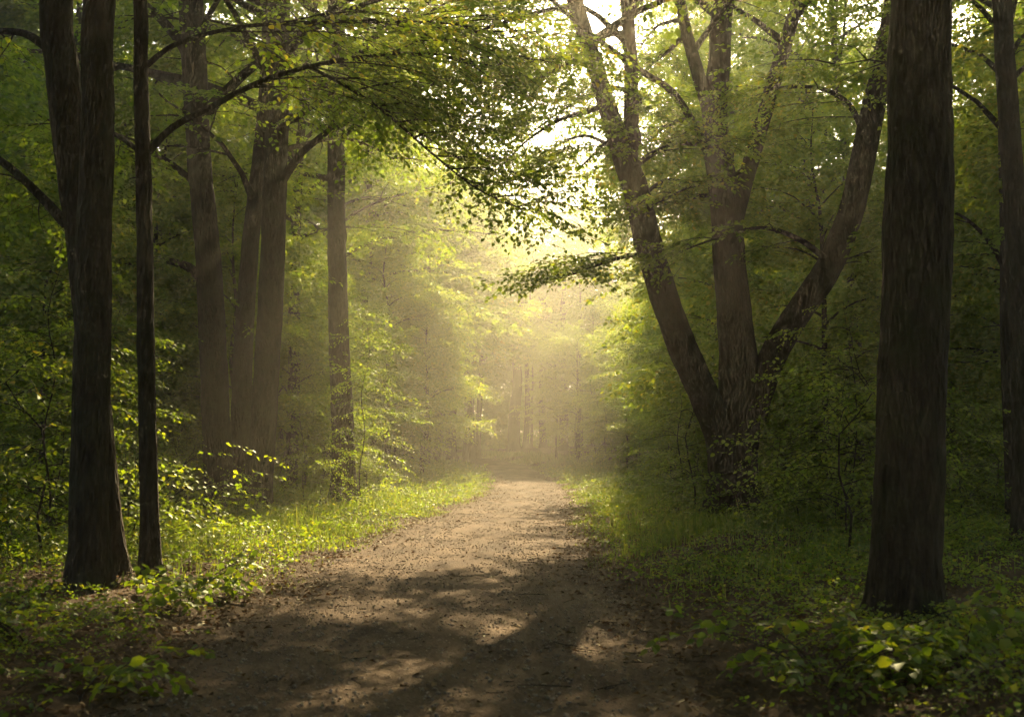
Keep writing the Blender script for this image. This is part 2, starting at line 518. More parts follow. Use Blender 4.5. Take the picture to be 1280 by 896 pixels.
# ------------------------------------------------------------------ ground and path
def build_ground():
    xs = np.concatenate([np.linspace(-110, -16, 40), np.linspace(-15, 15, 101), np.linspace(16, 110, 40)])
    ys = np.concatenate([np.linspace(-60, -3, 20), np.linspace(-2, 70, 150), np.linspace(73, 215, 40)])
    X, Y = np.meshgrid(xs, ys)
    V = np.stack([X, Y, ground_z(X, Y)], -1).reshape(-1, 3)
    nx, ny = len(xs), len(ys)
    i = np.arange(ny - 1)[:, None] * nx + np.arange(nx - 1)[None]
    Q = np.stack([i, i + 1, i + nx + 1, i + nx], -1).reshape(-1, 4)
    g = mesh_tri("ground", V, Q, SOIL, None, 4, True); g['kind'] = 'structure'; g['label'] = 'brown forest floor under the trees'
    ys = np.linspace(-25, 72, 420)
    us = np.linspace(-1, 1, 25)
    U, Y = np.meshgrid(us, ys)
    edge = 1 + .05 * np.sin(Y * 1.1 + U * 2) + .03 * np.sin(Y * 2.6 + 1 + U) + .012 * np.sin(Y * 6.1 + 2)
    X = path_x(Y) + U * path_hw(Y) * edge
    # drape the path sheet on the ground mesh, never below it
    gi = ground_z(X, Y)
    Z = gi + .004 + .017 * (1 - U ** 2) + .006 - .012 * np.exp(-((np.abs(U) - .42) / .12) ** 2) + .006 * wob(X * 2.2, Y * 1.1, 1.5) * (1 - U ** 2)
    V = np.stack([X, Y, Z], -1).reshape(-1, 3)
    nx, ny = len(us), len(ys)
    i = np.arange(ny - 1)[:, None] * nx + np.arange(nx - 1)[None]
    Q = np.stack([i, i + 1, i + nx + 1, i + nx], -1).reshape(-1, 4)
    p = mesh_tri("path", V, Q, PATHM, None, 4, True); p['kind'] = 'structure'; p['label'] = 'trodden brown earth path curving into the wood'


build_ground()

# ------------------------------------------------------------------ the big trees that one can point at
def stem_px(rows):
    """[(px, py, width_px, depth)] -> points and radii."""
    pts = np.array([P(a, b, d) for a, b, w, d in rows]); rad = np.array([w / F * d / 2 for a, b, w, d in rows])
    return pts, rad


def extend(pts, rad, top, lean=None, seed=0):
    """Carries a stem on above the frame to height top, narrowing."""
    g = RS(seed)
    p = list(pts); r = list(rad)
    d = p[-1] - p[-2]; d = d / np.linalg.norm(d)
    z0 = p[-1][2]; r0 = r[-1]; n = 4
    for i in range(n):
        d = d + np.array([g.normal(0, .06), g.normal(0, .06), .12]); d /= np.linalg.norm(d)
        p.append(p[-1] + d * (top - z0) / n / max(d[2], .4)); r.append(r0 * (1 - .82 * (i + 1) / n))
    return np.array(p), np.array(r)


def hero(name, label, stems, seed, cb, reach, n_limb, base_y, templates, mat=BARK, top=15, n_sec=5, n_spr=4, extra=None, spr_scale=1.0, n_side=40, leaf=LEAF, flare=.9, stem_name="trunk", elev=(.25, .8)):
    """A named tree from measured stems: every stem a part, a branches part, a crown part."""
    base = stems[0][0][0].copy(); base[2] = float(ground_z(base[0], base[1])) - .05
    t = thing(name, label, 'tree', base)
    full = []
    for i, (p, r, up) in enumerate(stems):
        p = p - base
        if up:
            p, r = extend(p, r, up, seed=seed + i)
        v, q = ridged(p, r, n_side, seed + i, flare if i == 0 or p[0][2] < .3 else 0)
        mesh_tri(stem_name if i == 0 or p[0][2] < .3 else "limb", v, q, mat, t, 4, True)
        if up or i == 0: full.append((p, r))
    tubes, *arr = grow(full, seed, cb, reach, n_limb, n_sec, n_spr, spr_scale=spr_scale, elev=elev)
    wood("branches", tubes, t, mat)
    leaves("crown", arr, templates, leaf, t, seed, base)
    return t, base


def leafy_branch(parent, base, rows, seed, n_sec, sec_len, n_spr=4, templates=None, mat=LEAF, side=None, scale=1.0, bark=None, twigs=True, droop=.12, start=.2, name="branch"):
    """A measured branch with side twigs and leaf sprays as one part 'branch' > 'leaves'."""
    g = RS(seed)
    p, r = stem_px(rows)
    p = p - base
    tubes = [tube(p, r, 7, .03, seed, .12)]
    pos, hd, pt = [], [], []
    for j in range(n_sec):
        tt = start + (1 - start) * (j + g.uniform(.3, .9)) / n_sec
        tt = min(tt, 1)
        b0 = at_len(p, tt); d = at_len(p, min(1, tt + .04)) - at_len(p, tt - .06)
        h = math.atan2(d[1], d[0]) + (1 if j % 2 else -1) * g.uniform(.35, 1.0)
        l2 = sec_len * g.uniform(.6, 1.2) * (1.15 - .5 * tt)
        b = [b0]
        for s in range(4):
            ee = .1 - droop * s * 1.3 + g.normal(0, .08); h += g.normal(0, .14)
            b.append(b[-1] + l2 / 4 * np.array([math.cos(h) * math.cos(ee), math.sin(h) * math.cos(ee), math.sin(ee)]))
        tubes.append(tube(b, np.array([.012, .009, .007, .005, .002]), 5, step=.2))
        for s in range(n_spr):
            w = min(1, (s + g.uniform(.4, 1)) / n_spr)
            pos.append(at_len(b, w)); hd.append(h + (g.normal(0, .5))); pt.append(g.normal(-.15, .16))
    pos.append(p[-1]); hd.append(math.atan2(*(p[-1] - p[-2])[[1, 0]])); pt.append(-.2)
    pos = np.array(pos); hd = np.array(hd); pt = np.array(pt)
    k_ = ~in_gap(pos + base[None], hd, .12)
    pos, hd, pt = pos[k_], hd[k_], pt[k_]; n = len(pos)
    rl, sc = g.normal(0, .2, n), scale * g.uniform(.7, 1.15, n)
    tubes.append(place([(t[3], t[4], 0) for t in (templates or SPR_NEAR)], pos, hd, pt, rl, sc, seed))
    br = wood(name, tubes, parent, bark or BARK)
    v, f = place(templates or SPR_NEAR, pos, hd, pt, rl, sc, seed)
    mesh_tri("leaves", v, f, mat, br)
    return br


# straight and leaning dark trunks at the near edge
sA = stem_px([(112, 752, 50, 9.9), (112, 600, 46, 9.9), (116, 430, 45, 9.9), (117, 300, 43, 9.9), (122, 150, 40, 9.95), (125, 0, 37, 10)])
tA, bA = hero("forest_tree", "thick straight dark trunk with a leaning trunk crossing behind it", [(*sA, 15)], 101, 6.4, 6.6, 24, 9.9, SPR_MID, top=15)
sA2 = stem_px([(146, 736, 28, 10.8), (132, 600, 32, 10.8), (118, 480, 36, 10.8), (106, 340, 38, 10.8), (90, 200, 40, 10.8), (77, 80, 40, 10.8), (70, 0, 38, 10.8)])
tA2, bA2 = hero("forest_tree", "dark leaning trunk that crosses behind the thick straight trunk", [(*sA2, 15)], 102, 6.6, 5.6, 20, 10.8, SPR_MID)
leafy_branch(tA2, bA2, [(82, 280, 15, 10.8), (50, 245, 12, 10.9), (10, 208, 10, 11), (-40, 175, 8, 11.1)], 201, 6, 1.1)
leafy_branch(tA2, bA2, [(60, 60, 13, 10.8), (30, 42, 10, 11), (-10, 38, 8, 11.4), (-60, 30, 5, 12)], 202, 6, 1.1)
# slender trunk with the long overhanging branches
sB = stem_px([(188, 738, 25, 10.6), (186, 600, 22.5, 10.6), (182, 400, 21, 10.6), (180, 240, 20, 10.6), (176, 90, 18, 10.6), (175, 0, 17, 10.6)])
tB, bB = hero("forest_tree", "slender dark trunk whose long leafy branch reaches out over the path", [(*sB, 13)], 103, 6.0, 5.2, 20, 10.6, SPR_MID)
leafy_branch(tB, bB, [(186, 190, 10, 10.6), (215, 160, 8.5, 10.8), (262, 135, 7.5, 11.1), (320, 105, 6.8, 11.5), (385, 84, 5.5, 12), (450, 72, 4.5, 12.4), (540, 68, 3, 12.8), (620, 84, 2, 13)], 203, 19, 1.8, 4, start=.28, scale=1.15)
leafy_branch(tB, bB, [(385, 84, 5, 12), (425, 104, 4.5, 12.2), (480, 140, 4, 12.5), (540, 192, 3, 12.8), (590, 232, 2.2, 13), (628, 252, 1.5, 13.1), (655, 262, 1, 13.2)], 204, 19, 1.2, 4, start=.05, scale=1.1)
leafy_branch(tB, bB, [(180, 85, 8, 10.6), (215, 58, 6.5, 10.9), (270, 40, 5.5, 11.3), (340, 30, 4.5, 11.7), (440, 28, 4, 12.2), (560, 30, 2.5, 12.6), (650, 50, 1.5, 13)], 205, 19, 1.8, 4, start=.2, scale=1.15)
leafy_branch(tB, bB, [(175, 190, 7, 10.6), (150, 172, 6, 10.9), (120, 160, 4, 11.3), (60, 150, 3, 11.8)], 206, 5, .9, 3)
# three-stemmed tree on the sunlit bank
sC1 = stem_px([(277, 654, 36, 21), (271, 560, 34, 21), (266, 420, 33, 21), (261, 330, 32, 21), (249, 200, 30, 21), (243, 90, 31, 21), (238, 0, 30, 21)])
sC2 = stem_px([(301, 645, 24, 21.6), (301, 520, 24, 21.6), (311, 330, 22, 21.6), (323, 220, 21, 21.7), (334, 130, 24, 21.8), (340, 0, 22, 22)])
sC3 = stem_px([(322, 656, 30, 20.8), (329, 540, 31, 20.8), (338, 380, 30, 20.8), (343, 250, 30, 20.8), (347, 120, 29, 20.8), (350, 0, 28, 20.8)])
tC, bC = hero("forest_tree", "three-stemmed tree with brown trunks on the sunlit bank", [(*sC1, 18), (*sC2, 17), (*sC3, 18)], 104, 6.0, 6.8, 16, 21, SPR_MID)
leafy_branch(tC, bC, [(248, 345, 14, 21), (236, 334, 12, 20.8), (215, 327, 9, 20.5), (192, 324, 7, 20.2), (160, 330, 4, 20)], 207, 5, 1.4, 4, SPR_MID, start=.3)
leafy_branch(tC, bC, [(330, 160, 12, 20.8), (365, 150, 9, 20.4), (400, 125, 8, 20), (438, 98, 6, 19.6), (480, 80, 4, 19)], 208, 8, 1.8, 4, SPR_MID)
leafy_branch(tC, bC, [(243, 95, 16, 21), (228, 58, 14, 21), (205, 28, 12, 20.8), (180, 5, 10, 20.6), (150, -20, 8, 20)], 209, 5, 1.6, 4, SPR_MID, start=.5)
# straight trunk among bright leaves
sD = stem_px([(430, 628, 30, 24), (428, 540, 27, 24), (424, 420, 25, 24), (421, 300, 23, 24), (420, 180, 22, 24), (420, 60, 20, 24), (419, 0, 20, 24)])
tD, bD = hero("forest_tree", "straight grey brown trunk rising through bright yellow green leaves", [(*sD, 19)], 105, 7.0, 6.5, 24, 24, SPR_MID)
# the broad forked tree
k = 20.0
sE0 = stem_px([(915, 656, 64, k), (917, 600, 60, k), (921, 540, 55, k), (925, 480, 50, k), (918, 400, 42, k), (911, 330, 39, k), (905, 240, 36, k), (893, 160, 32, k), (899, 80, 29, k), (905, 0, 27, k)])
sE1 = stem_px([(913, 640, 50, k), (909, 592, 44, k), (901, 547, 38, k - .1), (884, 503, 36, k - .15), (862, 455, 36, k - .2), (834, 385, 35, k - .3), (812, 310, 34, k - .4), (796, 240, 33, k - .5), (780, 195, 30, k - .5), (758, 130, 24, k - .5), (740, 70, 22, k - .6), (718, 0, 20, k - .6)])
sE1b = stem_px([(785, 205, 24, k - .5), (789, 160, 19, k - .4), (789, 90, 17, k - .4), (783, 0, 16, k - .4)])
sE3 = stem_px([(938, 520, 40, k), (955, 470, 36, k - .1), (985, 410, 34, k - .3), (1035, 335, 34, k - .5), (1065, 260, 32, k - .6), (1085, 170, 30, k - .7), (1108, 60, 27, k - .8), (1118, 0, 25, k - .8)])
sE4 = stem_px([(912, 300, 22, k), (925, 250, 20, k + .2), (945, 180, 19, k + .4), (965, 110, 18, k + .6), (998, 0, 16, k + .8)])
sE5 = stem_px([(890, 150, 20, k), (872, 90, 17, k), (858, 40, 15, k), (850, 0, 14, k)])
sE6 = stem_px([(885, 190, 12, k), (870, 160, 10, k - .3), (840, 115, 9, k - .8), (800, 88, 8, k - 1.2), (745, 48, 7, k - 1.7), (700, 10, 6, k - 2.1), (670, -20, 5, k - 2.4)])
tE, bE = hero("forest_tree", "broad tree forking low into several spreading limbs beside the path", [(*sE0, 18), (*sE1, 17), (*sE1b, 15), (*sE3, 17), (*sE4, 17), (*sE5, 15), (*sE6, None)], 106, 8.6, 5.4, 12, k, SPR_MID, n_sec=5, n_spr=4, n_side=48)
leafy_branch(tE, bE, [(815, 320, 8, k - .4), (800, 318, 6, k - .8), (765, 325, 5, k - 1.6), (730, 338, 3, k - 2.2), (700, 348, 2, k - 2.6)], 210, 9, 1.1, 4, SPR_MID, start=.15)
leafy_branch(tE, bE, [(790, 210, 9, k - .5), (820, 190, 7, k - 1.5), (850, 180, 5, k - 2.2), (900, 185, 3, k - 3)], 211, 8, 1.5, 4, SPR_MID)
leafy_branch(tE, bE, [(1040, 330, 9, k - .5), (1000, 300, 7, k - 1.2), (950, 285, 5, k - 1.8), (890, 300, 3, k - 2.4), (850, 315, 2, k - 2.8)], 212, 6, 1.0, 3, SPR_MID)
leafy_branch(tE, bE, [(1085, 180, 9, k - .7), (1060, 130, 7, k - 1.2), (1020, 110, 5, k - 1.6), (960, 110, 3, k - 2)], 214, 11, 1.6, 4, SPR_MID)
leafy_branch(tE, bE, [(940, 205, 7, k + .3), (905, 225, 5, k - .5), (860, 235, 3, k - 1.3), (820, 255, 2, k - 2)], 215, 6, .9, 3, SPR_MID)
leafy_branch(tE, bE, [(735, 60, 8, k - .6), (715, 78, 6, k - 1.0), (680, 95, 5, k - 1.6), (630, 120, 3, k - 2.2), (590, 150, 2, k - 2.6)], 221, 13, 1.7, 5, SPR_MID, start=.1)
leafy_branch(tE, bE, [(758, 130, 8, k - .5), (735, 140, 6, k - 1.0), (700, 150, 5, k - 1.6), (660, 175, 3, k - 2.2), (630, 205, 2, k - 2.5)], 222, 12, 1.4, 5, SPR_MID, start=.1)
leafy_branch(tE, bE, [(722, 10, 8, k - .6), (690, 12, 6, k - 1.2), (640, 25, 5, k - 2), (570, 50, 3, k - 2.6)], 223, 13, 1.8, 5, SPR_MID, start=.1)
leafy_branch(tE, bE, [(789, 110, 7, k - .4), (800, 130, 5, k - 1.2), (770, 165, 4, k - 2), (720, 215, 2, k - 2.6)], 224, 9, 1.1, 5, SPR_MID, start=.1)
leafy_branch(tE, bE, [(792, 120, 7, k - .4), (770, 110, 6, k + 1), (740, 120, 5, k + 2.2), (700, 140, 3, k + 3.4), (660, 170, 2, k + 4)], 225, 14, 1.8, 6, SPR_MID, start=.05)
leafy_branch(tE, bE, [(786, 40, 7, k - .4), (760, 45, 6, k + 1), (720, 60, 5, k + 2.4), (660, 80, 3, k + 3.6)], 226, 14, 1.8, 6, SPR_MID, start=.05)
leafy_branch(tE, bE, [(893, 160, 8, k), (860, 150, 6, k + .8), (830, 160, 5, k + 1.8), (800, 190, 3, k + 2.8), (775, 230, 2, k + 3.4)], 227, 13, 1.5, 6, SPR_MID, start=.1)
leafy_branch(tE, bE, [(858, 40, 7, k), (840, 60, 6, k + .6), (815, 80, 5, k + 1.4), (790, 110, 3, k + 2.4)], 228, 12, 1.5, 6, SPR_MID, start=.1)
leafy_branch(tE, bE, [(905, 240, 7, k), (880, 245, 6, k + .8), (850, 250, 5, k + 1.6), (820, 265, 3, k + 2.2)], 229, 10, 1.4, 5, SPR_MID, start=.1)
leafy_branch(tE, bE, [(775, 190, 6, k - .5), (755, 178, 5, k + .8), (730, 170, 4, k + 2), (700, 180, 3, k + 3), (675, 200, 2, k + 3.8)], 230, 12, 1.3, 5, SPR_MID, start=.1)
leafy_branch(tE, bE, [(789, 150, 6, k - .4), (800, 170, 5, k + .8), (790, 195, 4, k + 2), (760, 215, 2, k + 3)], 231, 10, 1.2, 5, SPR_MID, start=.1)
leafy_branch(tE, bE, [(800, 255, 6, k - .5), (815, 235, 5, k + .3), (835, 225, 4, k + 1), (860, 228, 2, k + 1.6)], 232, 9, 1.1, 5, SPR_MID, start=.1)
leafy_branch(tE, bE, [(955, 620, 6, k - .3), (935, 596, 4, k - .9), (905, 590, 3, k - 1.1), (880, 596, 2, k - 1.3)], 217, 5, .7, 3, SPR_NEAR, start=.1)
# massive near trunk
sF = stem_px([(1130, 800, 84, 8.3), (1133, 700, 81, 8.3), (1137, 560, 78, 8.3), (1142, 420, 78, 8.3), (1147, 300, 80, 8.3), (1149, 150, 76, 8.3), (1151, 0, 73, 8.3)])
tF, bF = hero("forest_tree", "massive mossy dark trunk standing alone close to the camera", [(*sF, 16)], 107, 5.6, 7.2, 30, 8.3, SPR_MID, BARK_MOSS, n_side=72, flare=.7)
# slender trunk near the edge of the shaded side
sG = stem_px([(1268, 668, 18, 16.8), (1264, 560, 16, 16.8), (1259, 440, 15, 16.8), (1257, 300, 14, 16.8), (1254, 130, 13, 16.8), (1252, 0, 12, 16.8)])
tG, bG = hero("forest_tree", "slender dark trunk in the shade beyond the massive mossy trunk", [(*sG, 13)], 108, 6.2, 4.6, 20, 16.8, SPR_MID)
leafy_branch(tG, bG, [(1256, 335, 8, 16.8), (1235, 300, 6, 16.6), (1205, 272, 4, 16.3), (1180, 262, 3, 16)], 218, 5, 1.2, 4, SPR_MID)
leafy_branch(tG, bG, [(1254, 90, 8, 16.8), (1275, 50, 6, 16.6), (1300, 30, 4, 16.3)], 219, 4, 1.2, 4, SPR_MID)
leafy_branch(tG, bG, [(1250, 40, 7, 16.8), (1225, 10, 6, 16.6), (1200, -10, 4, 16.3)], 220, 4, 1.2, 4, SPR_MID)

# ------------------------------------------------------------------ the hazy row of trunks where the path bends away
FAR_ROWS = [
    (511, 572, 14, 46, 2, "hazy trunk half hidden by leaves, first of the row before the path bends"),
    (533, 575, 8, 47, -1, "thin hazy trunk, second of the row before the path bends"),
    (545, 574, 9, 50, 1, "thin hazy trunk, third of the row before the path bends"),
    (565, 571, 12, 52, 0, "stout hazy trunk in the middle of the row before the path bends"),
    (581, 572, 7, 54, 3, "thin hazy trunk next to the stout one in the row"),
    (588, 570, 10, 57, 1, "hazy trunk standing third from the end of the row"),
    (597, 569, 7, 59, 6, "thin leaning hazy trunk at the end of the row near the path bend"),
    (642, 568, 14, 67, 7, "tall leaning hazy trunk standing alone at the end of the path"),
    (657, 568, 7, 70, 5, "thin hazy trunk just behind the tall leaning one"),
    (704, 562, 11, 66, 1, "hazy trunk with a low side branch beyond the path bend"),
    (726, 563, 5, 64, 1, "very thin hazy trunk rising from saplings beyond the path bend"),
]


def slim_tree(px, py, w, d, lean, label, seed, H, cb, reach, n_limb, group=None, templates=SPR_FAR, mat=LEAF, gap=0.0, far=False):
    b = P(px, py, d); b[2] = float(ground_z(b[0], b[1])) - .05
    g = RS(seed)
    t = thing("forest_tree", label, 'tree', b, 0, group)
    r0 = w / F * d / 2
    lx = lean / F * d / 4.5
    pts = [np.zeros(3)]
    for i in range(1, 7):
        z = H * i / 6
        pts.append(np.array([lx * z * .55 + g.normal(0, .07), g.normal(0, .07), z]))
    rad = r0 * np.array([1.15, 1, .88, .74, .56, .34, .08])
    v, q = tube(pts, rad, 10, .03, seed, .4, .6)
    mesh_tri("trunk", v, q, BARK, t, 4, True)
    tubes, *arr = grow([(np.array(pts), rad)], seed, cb, reach, n_limb, 4, 3)
    wood("branches", tubes, t)
    leaves("crown", arr, templates, mat, t, seed, None if far else b, gap)
    return t


for i, (px, py, w, d, ln, lab) in enumerate(FAR_ROWS):
    slim_tree(px, py, w, d, ln, lab, 300 + i, 11 + (i * 37 % 5) * .6, 4.2 + (i * 13 % 3) * .6, 3.8, 11 if d > 60 else 17, far=True)

# tall path-side trees whose crowns close over the path
for i, (x, y, r, H, lab) in enumerate([
    (-5.6, 27.5, .15, 17, "tall path-side tree in bright leaves just behind the straight grey brown trunk"),
    (8.9, 28.0, .16, 17, "tall path-side tree half hidden behind the broad forked tree"),
    (-5.9, 34.5, .15, 18, "tall hazy path-side tree before the row of hazy trunks"),
    (9.9, 35.0, .16, 18, "tall hazy path-side tree beyond the broad forked tree"),
    (6.4, 13.6, .14, 15, "tall tree in deep shade between the massive trunk and the slender one"),
]):
    b = np.array([x, y, float(ground_z(x, y)) - .05])
    pts = np.array([[0, 0, 0], [.05, 0, 3], [.0, .05, 6], [-.1 * np.sign(x), .0, 9], [-.3 * np.sign(x), .1, 12], [-.4 * np.sign(x), .1, H]])
    rad = r * np.array([1.1, 1, .85, .7, .5, .08])
    hero("forest_tree", lab, [(pts + b, rad, None)], 500 + i, 8.0 if x > 0 else 6.5, 6.6, 28, y, SPR_MID, top=H, n_sec=6, n_spr=5)

# ------------------------------------------------------------------ the wood on both sides: kinds built once, then copied
def proto_tree(seed, H, r0, cb, reach, n_limb, templates, n_sec=5, n_spr=4):
    g = RS(seed)
    pts = [np.zeros(3)]
    lx, ly = g.normal(0, .025, 2)
    for i in range(1, 8):
        z = H * i / 7
        pts.append(np.array([lx * z + g.normal(0, .09), ly * z + g.normal(0, .09), z]))
    pts = np.array(pts); rad = r0 * np.array([1.1, 1, .92, .82, .7, .54, .34, .07])
    tb = [tube(pts, rad, 12, .035, seed, .35, .8)]
    tubes, *arr = grow([(pts, rad)], seed, cb, reach, n_limb, n_sec, n_spr)
    return tb, tubes, arr, templates


def mesh_only(name, v, f, mat, k=3, sm=False):
    o = mesh_tri(name, v, f, mat, None, k, sm)
    me = o.data
    bpy.data.objects.remove(o)
    return me


def proto_meshes(pr, leaf_name, wood_name, leaf, seed):
    tb, tubes, arr, templates = pr
    v, q = join(tb); tm = mesh_only(wood_name, v, q, BARK, 4, True)
    v, q = join(tubes); bm_ = mesh_only("branches", v, q, BARK, 4, True)
    v, f = place(templates, *arr, seed); cm = mesh_only(leaf_name, v, f, leaf)
    return tm, bm_, cm


TREE_PROTO = []
for i, (H, r, cb, re, nl) in enumerate([(17, .20, 3.6, 4.6, 26), (15, .16, 3.0, 4.0, 24), (18, .24, 4.4, 5.0, 27), (14, .13, 2.6, 3.6, 22), (16, .18, 3.3, 4.4, 25)]):
    TREE_PROTO.append(proto_meshes(proto_tree(400 + i, H, r, cb, re, nl, SPR_FAR, 6, 4), "crown", "trunk", LEAF, i))
YOUNG_PROTO = []
for i, (H, r, cb, re, nl) in enumerate([(7.5, .055, 1.6, 2.3, 18), (6.2, .045, 1.2, 2.0, 16), (8.5, .065, 2.2, 2.6, 19), (5.2, .04, .9, 1.9, 15)]):
    YOUNG_PROTO.append(proto_meshes(proto_tree(430 + i, H, r, cb, re, nl, SPR_MID, 5, 4), "crown", "trunk", LEAF_YOUNG, 20 + i))


def sapling_proto(seed, H, n, reach, templates=SPR_NEAR, r=.014):
    g = RS(seed)
    pts = np.array([[g.normal(0, .05) * i, g.normal(0, .05) * i, H * i / 5] for i in range(6)])
    tubes = [tube(pts, r * np.array([1.1, 1, .8, .6, .4, .15]), 6, step=.25)]
    pos, hd, pt = [], [], []
    az = g.uniform(0, 6)
    for i in range(n):
        z = H * (.16 + .84 * (i + g.uniform(.1, .9)) / n)
        p0 = np.array([np.interp(z, pts[:, 2], pts[:, k_]) for k_ in range(3)])
        az += 2.4 + g.normal(0, .4)
        L = reach * (1 - .6 * (z / H) ** 2) * g.uniform(.5, 1.1)
        e = g.uniform(.15, .6)
        b = [p0]
        for s in range(3):
            ee = e - .35 * s
            b.append(b[-1] + L / 3 * np.array([math.cos(az) * math.cos(ee), math.sin(az) * math.cos(ee), math.sin(ee)]))
        tubes.append(tube(b, r * .5 * np.array([1, .7, .45, .2]), 4, step=.3))
        for s in range(3):
            pos.append(at_len(b, .4 + .3 * s)); hd.append(az + g.normal(0, .6)); pt.append(g.normal(-.1, .16))
    pos = np.array(pos); m = len(pos); rl, sc = g.normal(0, .2, m), g.uniform(.6, 1.05, m)
    tubes.append(place([(t[3], t[4]) for t in templates], pos, np.array(hd), np.array(pt), rl, sc, seed))
    v, q = join(tubes); tm = mesh_only("stem", v, q, BARK, 4, True)
    v, f = place(templates, pos, np.array(hd), np.array(pt), rl, sc, seed)
    return tm, mesh_only("foliage", v, f, LEAF_YOUNG)


SAP_PROTO = [sapling_proto(450 + i, H, n, re) for i, (H, n, re) in enumerate([(2.6, 16, .9), (3.4, 20, 1.1), (1.8, 12, .8), (4.2, 22, 1.2), (2.2, 14, 1.0)])]


def shrub_proto(seed, H, n, templates=SPR_HERB, rad=.5, mat=None, sc=1.0):
    g = RS(seed)
    tubes, pos, hd, pt = [], [], [], []
    for i in range(n):
        a = g.uniform(0, 6.28); u = g.uniform(.15, 1)
        e = g.uniform(.7, 1.35)
        p = [np.array([g.normal(0, .04), g.normal(0, .04), 0.])]
        h = H * g.uniform(.55, 1.05)
        for s in range(4):
            ee = e - .22 * s
            p.append(p[-1] + h / 4 * np.array([math.cos(a) * math.cos(ee) * (1 + rad), math.sin(a) * math.cos(ee) * (1 + rad), math.sin(ee)]))
        tubes.append(tube(p, np.array([.007, .006, .005, .004, .002]), 4, step=.2))
        for s in range(5):
            pos.append(at_len(p, .3 + .17 * s)); hd.append(a + g.normal(0, 1.0)); pt.append(g.normal(.0, .25))
    pos = np.array(pos); m = len(pos)
    v, q = join(tubes); tm = mesh_only("stem", v, q, BARK, 4, True)
    v, f = place(templates, pos, np.array(hd), np.array(pt), g.normal(0, .25, m), sc * g.uniform(.7, 1.1, m), seed)
    return tm, mesh_only("foliage", v, f, mat or LEAF_YOUNG)


SHRUB_PROTO = [shrub_proto(470 + i, H, n) for i, (H, n) in enumerate([(1.1, 16), (.8, 13), (1.5, 20), (.65, 12)])]
BROAD_PROTO = [shrub_proto(490 + i, H, n, SPR_BROAD, .6, HERB) for i, (H, n) in enumerate([(.5, 5), (.4, 4), (.6, 6)])]


def zone(x, y):
    """Words that find the patch of wood a plant stands in, by landmarks one can see."""
    left = x < float(path_x(min(y, 50)))
    if y > 58: return "in the hazy wood beyond the bend of the path"
    if left:
        if y < 20: return "among the dark trunks on the slender overhanging tree's side"
        if y < 34: return "in the bright wood round the three-stemmed tree"
        return "in the hazy wood behind the three-stemmed tree"
    if y < 18: return "in the shade round the massive mossy trunk"
    if y < 34: return "in the green wood behind the broad forked tree"
    return "in the misty wood far behind the broad forked tree"


def put(name, metas, kind_words, cat, x, y, rz, sc, label=None, sink=.04):
    z = float(ground_z(x, y)) - sink
    lab = label or (kind_words + " " + zone(x, y))
    t = thing(name, lab, cat, (x, y, z), rz, None if label else lab, sc)
    names = ("trunk", "branches", "crown") if len(metas) == 3 else ("stem", "foliage")
    for n_, me in zip(names, metas): part(n_, me, t)
    return t


placed = [(p[0], p[1]) for p in (bA, bA2, bB, bC, bD, bE, bF, bG)] + [(-5.6, 27.5), (8.9, 28), (-5.9, 34.5), (9.9, 35), (6.4, 13.6)]


def free(x, y, r):
    return all((x - a) ** 2 + (y - b) ** 2 > r * r for a, b in placed)


def hides(x, y, r):
    """Whether a plant of radius r at (x, y) would stand in front of one of the measured trunks."""
    for a, b in placed[:8]:
        if y < b - .3 and abs(x / y - a / b) < (r + .25) / y + .2 / b: return True
    return False


def in_view(x, y, m):
    return y > 0 and abs(x) < y * 640 / F + m


# tall trees
g = RS(21)
tries = 0
while tries < 6000:
    tries += 1
    y = g.uniform(23, 100); x = g.uniform(-52, 52)
    if not in_view(x, y, 3): continue
    off = abs(x - float(path_x(min(y, 60))))
    if y < 62 and off < (6.2 if y < 50 else 5.0): continue
    if 34 < y < 66 and -5 < x - .16 * (y - 32) < 6.5: continue
    if x < -1 and y > 30 and g.rand() < .3: continue
    if not free(x, y, 4.9 if y < 50 else 5.6): continue
    if x > 1 and 34 < y < 62 and abs(x) < .5 * y and g.rand() < .7: continue
    placed.append((x, y))
    i = g.randint(0, len(TREE_PROTO))
    put("forest_tree", TREE_PROTO[i], "tall leafy tree", "tree", x, y, g.uniform(0, 6.28), g.uniform(.85, 1.15) * (.6 if abs(x - .16 * (y - 32)) < 6 and y > 48 else 1))
# the wood goes on behind and beside the viewpoint: only its shade is seen
for x, y in [(-7, 2), (7.5, -1), (-3.5, -6), (3, -8), (-10, -7), (10, -9), (-13, 6), (13.5, 8), (0, -14), (-15, 14), (16, 15), (-5.6, 4.6), (5.8, 3.4), (2.9, -3.2), (-3.2, -1.2), (6.5, -5), (-6.5, -3), (10.5, 3.2), (-10.5, 1)]:
    placed.append((x, y))
    lab = "tall leafy tree standing beside or behind the viewpoint"
    put("forest_tree", TREE_PROTO[2], "", "tree", x, y, g.uniform(0, 6.28), 1.28, lab)['group'] = lab

# young understorey trees
g = RS(22)
tries = n = 0
while tries < 4000 and n < 125:
    tries += 1
    y = g.uniform(13, 60) if g.rand() < .8 else g.uniform(13, 26); x = g.uniform(-26, 26)
    if not in_view(x, y, 1.2): continue
    off = abs(x - float(path_x(y)))
    if off < 4.8 or not free(x, y, 1.7) or hides(x, y, 1.7) or (y < 17 and x < 0): continue
    if x > 0 and y < 22 and x < .16 * y + 4.2: continue
    placed.append((x, y)); n += 1
    put("young_tree", YOUNG_PROTO[g.randint(0, 4)], "young slender tree with layered leaves", "young tree", x, y, g.uniform(0, 6.28), g.uniform(.8, 1.2))

